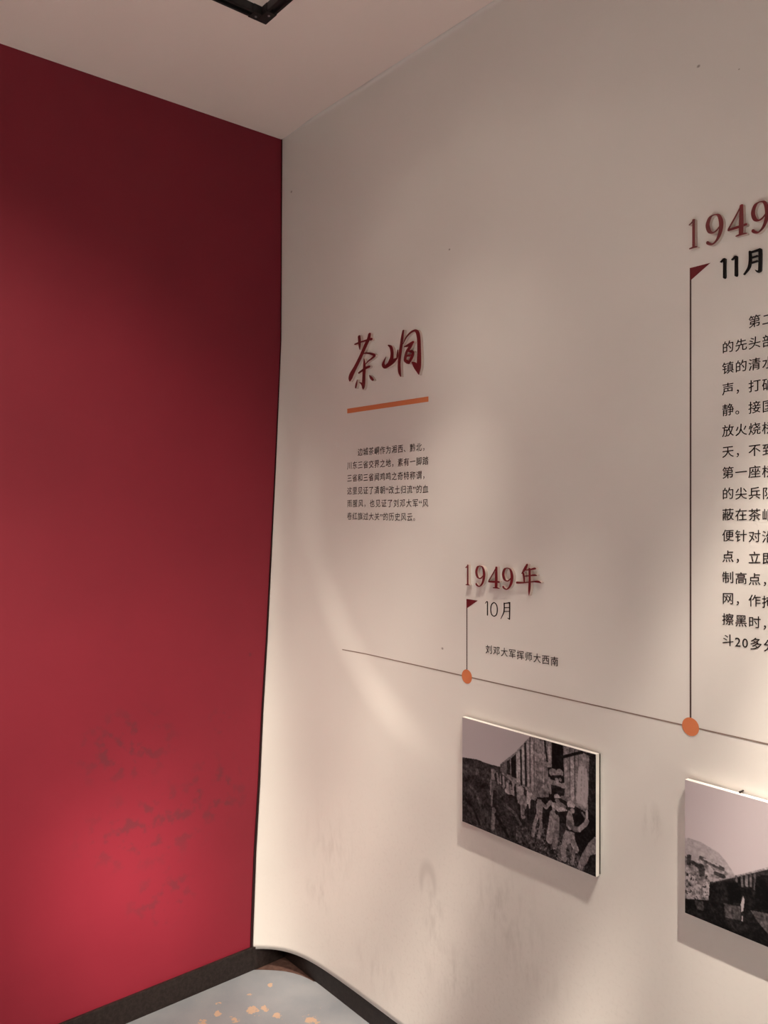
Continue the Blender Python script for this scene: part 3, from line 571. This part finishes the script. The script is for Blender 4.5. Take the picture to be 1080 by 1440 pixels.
# ------------------------------------------------------------------ heading block at the left of the white wall
R = [M_letter, M_side]
letter('title_character', CHA, 0.009, R, 'dark red brush-script first character of the two-character heading above the orange bar', 'raised heading characters', 'letter')
letter('title_character', DONG, 0.009, R, 'dark red brush-script second character of the heading, with a tall frame shape', 'raised heading characters', 'letter')
bm = bmesh.new(); n_ = 14
for i in range(n_):
    xa, xb = 0.3625 + 0.355 * i / n_, 0.3625 + 0.355 * (i + 1) / n_
    vs = [bm.verts.new((x, -0.0006 - sheet_h(x, z), z)) for x, z in ((xa, 1.7775), (xb, 1.7775), (xb, 1.7915), (xa, 1.7915))]
    bm.faces.new(vs)
tag(obj('underline_bar', bm, M_orange), 'flat orange bar printed under the brush-script heading', 'printed bar')
bm = bmesh.new()
PARA = ['　　边城茶峒作为湘西、黔北，', '川东三省交界之地，素有一脚踏', '三省和三省闻鸡鸣之奇特称谓，',
        '这里见证了清朝“改土归流”的血', '雨腥风，也见证了刘邓大军“风', '卷红旗过大关”的历史风云。']
for k, t in enumerate(PARA):
    w = sum(adv(c) for c in t)
    x1 = 0.7185 if k < 5 else 0.361 + 0.0256 * w
    add_line(bm, t, 0.361, x1, 1.6500 - 0.0376 * k, 0.0238)
tag(obj('printed_paragraph', bm, M_inksoft), 'small six-line black paragraph printed under the orange bar', 'printed text')

# ------------------------------------------------------------------ timeline
bm = bmesh.new()
def flat_strip(bm, x0, x1, z0, z1, y=-0.0005, n=1):
    for i in range(n):
        xa, xb = x0 + (x1 - x0) * i / n, x0 + (x1 - x0) * (i + 1) / n
        bm.faces.new([bm.verts.new((x, y - sheet_h(x, z), z)) for x, z in ((xa, z0), (xb, z0), (xb, z1), (xa, z1))])
flat_strip(bm, 0.350, 2.40, 1.0700, 1.0728, n=60)
tag(obj('timeline_line', bm, M_line), 'thin brown horizontal timeline running along the white wall through both orange dots', 'printed line')
def marker(x, ztop, flag, label, pw):
    t = thing('timeline_marker', label, 'timeline marker', (x, 0, 1.0715), 'timeline markers')
    bm = bmesh.new(); flat_strip(bm, x - pw / 2, x + pw / 2, 1.0715, ztop, -0.0006); obj('pole', bm, M_brown, t)
    bm = bmesh.new(); bm.faces.new([bm.verts.new((a, -0.0007, b)) for a, b in flag])
    for q in bm.faces:
        q.normal_update()
        if q.normal.y > 0: q.normal_flip()
    obj('flag', bm, M_inkred, t)
    bm = bmesh.new(); vs = [bm.verts.new((x + 0.0178 * math.cos(2*PI*i/40), -0.0008, 1.0715 + 0.0178 * math.sin(2*PI*i/40))) for i in range(40)]
    q = bm.faces.new(vs); q.normal_update()
    if q.normal.y > 0: q.normal_flip()
    obj('dot', bm, M_orange, t)
marker(0.8592, 1.2668, FLAG1, 'short timeline marker with dark red flag and orange dot, under the left red year', 0.0034)
marker(1.4638, 1.9636, FLAG2, 'tall timeline marker with dark red flag and orange dot, left of the long text', 0.0034)
names4 = ['first numeral 1', 'first numeral 9', 'numeral 4', 'second numeral 9']
for d, nm in zip(DIG_L, names4):
    numeral_letter(d, 'dark red raised ' + nm + ' of the small year above the short marker', 'raised numerals of the lower year')
letter('year_character', NIAN, 0.009, R, 'dark red raised Chinese character for year after the lower numerals', None, 'letter')
bm = bmesh.new()
for k, s in enumerate(TEN): add_stroke(bm, s, -0.0006 - 0.00003 * k)
tag(obj('month_text', bm, M_ink), 'thin black printed month 10 beside the short marker\'s flag', 'printed text')
bm = bmesh.new()
add_line(bm, '刘邓大军挥师大西南', 0.9215, 1.1465, 1.1415, 0.0228)
tag(obj('printed_caption', bm, M_ink), 'single black printed caption line between the month 10 and the left photo panel', 'printed text')
for d, nm in zip(DIG_R, names4):
    numeral_letter(d, 'dark red raised ' + nm + ' of the large year at the right edge', 'raised numerals of the upper year')
K = [M_black, M_black]
letter('month_numeral', ONE_A, 0.005, K, 'black raised first numeral 1 of the month 11 below the upper year', 'raised month numerals', 'number')
letter('month_numeral', ONE_B, 0.005, K, 'black raised second numeral 1 of the month 11, beside the month character', 'raised month numerals', 'number')
letter('month_character', YUE, 0.005, K, 'black raised Chinese character for month after the number 11', None, 'letter')
bm = bmesh.new()
LONG = ['　　第二', '的先头部', '镇的清水', '声，打破', '静。接国', '放火烧桥', '天，不到', '第一座桥', '的尖兵队', '蔽在茶峒',
        '便针对沿', '点，立即', '制高点，', '网，作掩', '擦黑时，', '斗20多分']
for k, t in enumerate(LONG):
    x0 = 1.5265
    w = sum(adv(c) for c in t)
    add_line(bm, t, x0, x0 + LP * w, 1.8290 - 0.03925 * k, 0.0238)
tag(obj('printed_paragraph', bm, M_ink), 'long black paragraph of sixteen lines right of the tall marker pole', 'printed text')

# ------------------------------------------------------------------ photo panels
def inside(poly, X, Y):
    r = np.zeros(X.shape, bool); n = len(poly); j = n - 1
    for i in range(n):
        xi, yi = poly[i]; xj, yj = poly[j]
        c = ((yi > Y) != (yj > Y)) & (X < (xj - xi) * (Y - yi) / (yj - yi + 1e-12) + xi)
        r ^= c; j = i
    return r
def vnoise(rs, w, h, cells):
    def layer(c):
        c = int(c)
        gx, gy = c + 2, max(2, int(c * h / w)) + 2
        gph = rs.rand(gy, gx)
        x = np.linspace(0, gx - 1.001, w); y = np.linspace(0, gy - 1.001, h)
        xi = x.astype(int); yi = y.astype(int); fx = (x - xi)[None]; fy = (y - yi)[:, None]
        fx = fx*fx*(3-2*fx); fy = fy*fy*(3-2*fy)
        a = gph[yi][:, xi]; b = gph[yi][:, xi+1]; c_ = gph[yi+1][:, xi]; d = gph[yi+1][:, xi+1]
        return (a*(1-fx)+b*fx)*(1-fy) + (c_*(1-fx)+d*fx)*fy
    return (layer(cells) + 0.6 * layer(cells * 2) + 0.4 * layer(cells * 4)) / 2.0 - 0.5
def paint(art, w, h, aspect, seed):
    """Black-and-white picture as an array of grey values, row 0 at the bottom."""
    rs = np.random.RandomState(seed)
    X, Y = np.meshgrid((np.arange(w) + 0.5) / w, (np.arange(h) + 0.5) / h)
    im = np.zeros((h, w))
    for it in art:
        k = it[0]
        if k == 'f': im[:] = it[1]
        elif k == 'p': im[inside(it[2], X, Y)] = it[1]
        elif k == 'n':
            m = inside(it[4], X, Y); im[m] = (it[1] + it[2] * 2 * vnoise(rs, w, h, it[3]))[m]
        elif k == 's':
            m = inside(it[4], X, Y) & (vnoise(rs, w, h, it[3]) > 0.16); im[m] = it[1] + rs.rand(int(m.sum())) * 0.1 - 0.05
        elif k == 'e':
            m = ((X - it[2]) / it[4]) ** 2 + ((Y - it[3]) / it[5]) ** 2 < 1; im[m] = it[1]
        elif k == 'l':
            for (x0, y0), (x1, y1) in zip(it[3], it[3][1:]):
                dx, dy = (x1 - x0), (y1 - y0) / aspect
                t = np.clip(((X - x0) * dx + (Y - y0) / aspect * dy) / (dx*dx + dy*dy + 1e-12), 0, 1)
                dd = np.hypot(X - x0 - t * dx, (Y - y0) / aspect - t * dy)
                im[dd < it[2] / 2] = it[1]
    soft = np.clip((0.64 - im) / 0.1, 0, 1)
    im = im + (vnoise(rs, w, h, 55) * 0.34 + vnoise(rs, w, h, 130) * 0.34) * soft * (0.35 + im)
    im = im + soft * ((im - 0.30) * 0.28)
    p = np.pad(im, 1, mode='edge')
    im = (p[1:-1, 1:-1] * 4 + p[:-2, 1:-1] + p[2:, 1:-1] + p[1:-1, :-2] + p[1:-1, 2:]) / 8
    return np.clip(im, 0.03, 0.95)
def panel(P, art, seed, label, w=380, h=252):
    x0, x1, z0, z1 = P
    t = thing('photo_panel', label, 'photo panel', ((x0 + x1) / 2, 0, z0), 'photo panels on the white wall')
    obj('board', box_bm(x0, x1, -0.0163, -0.0050, z0, z1, bevel=0.0006), M_board, t)
    obj('spacer', box_bm(x0 + 0.002, x1 - 0.0005, -0.0050, 0.0, z0 + 0.002, z1 - 0.002), M_spacer, t)
    im = paint(art, w, h, (x1 - x0) / (z1 - z0), seed)
    lin = np.where(im < 0.04045, im / 12.92, ((im + 0.055) / 1.055) ** 2.4)
    gx, gz = np.meshgrid(np.linspace(x0 + 0.0004, x1 - 0.0004, w + 1), np.linspace(z0 + 0.0004, z1 - 0.0004, h + 1))
    co = np.stack([gx, np.full_like(gx, -0.0166), gz], -1).reshape(-1, 3)
    a = (np.arange(h)[:, None] * (w + 1) + np.arange(w)[None]).reshape(-1)
    fc = np.stack([a, a + 1, a + w + 2, a + w + 1], 1)
    me = bpy.data.meshes.new('print'); me.from_pydata(co.tolist(), [], fc.tolist())
    at_ = me.color_attributes.new('print', 'FLOAT_COLOR', 'CORNER')
    c4 = np.ones((h * w, 4)); c4[:, 0] = lin.reshape(-1) * 1.0; c4[:, 1] = lin.reshape(-1) * 0.88; c4[:, 2] = lin.reshape(-1) * 0.93
    at_.data.foreach_set('color', np.repeat(c4, 4, 0).astype(np.float32).reshape(-1))
    me.materials.append(M_print)
    o = bpy.data.objects.new('print', me); COL.objects.link(o); o.parent = t
    o.matrix_parent_inverse = Matrix.Translation(-Vector(t.location))
    return t
panel(P1, ART1, 3, 'left photo panel: black-and-white print of soldiers beside railway wagons')
pr = panel(P2, ART2, 5, 'right photo panel: black-and-white print of an arched bridge under a rounded hill')
bm = bmesh.new(); nx_ = P2[0] + 0.107
add_cyl(bm, (nx_, 0.0, P2[3] + 0.0035), (nx_, -0.012, P2[3] + 0.0035), 0.0014, n=10)
add_cyl(bm, (nx_, -0.012, P2[3] + 0.0035), (nx_, -0.0135, P2[3] + 0.0035), 0.0019, n=12)
obj('nail', bm, M_spacer, pr)

for (nm, loc, aim, *rest), lab in zip(SPOTS, SPOT_LABELS):  # the added fill lamps get heads too
    fixture(loc, aim, lab)
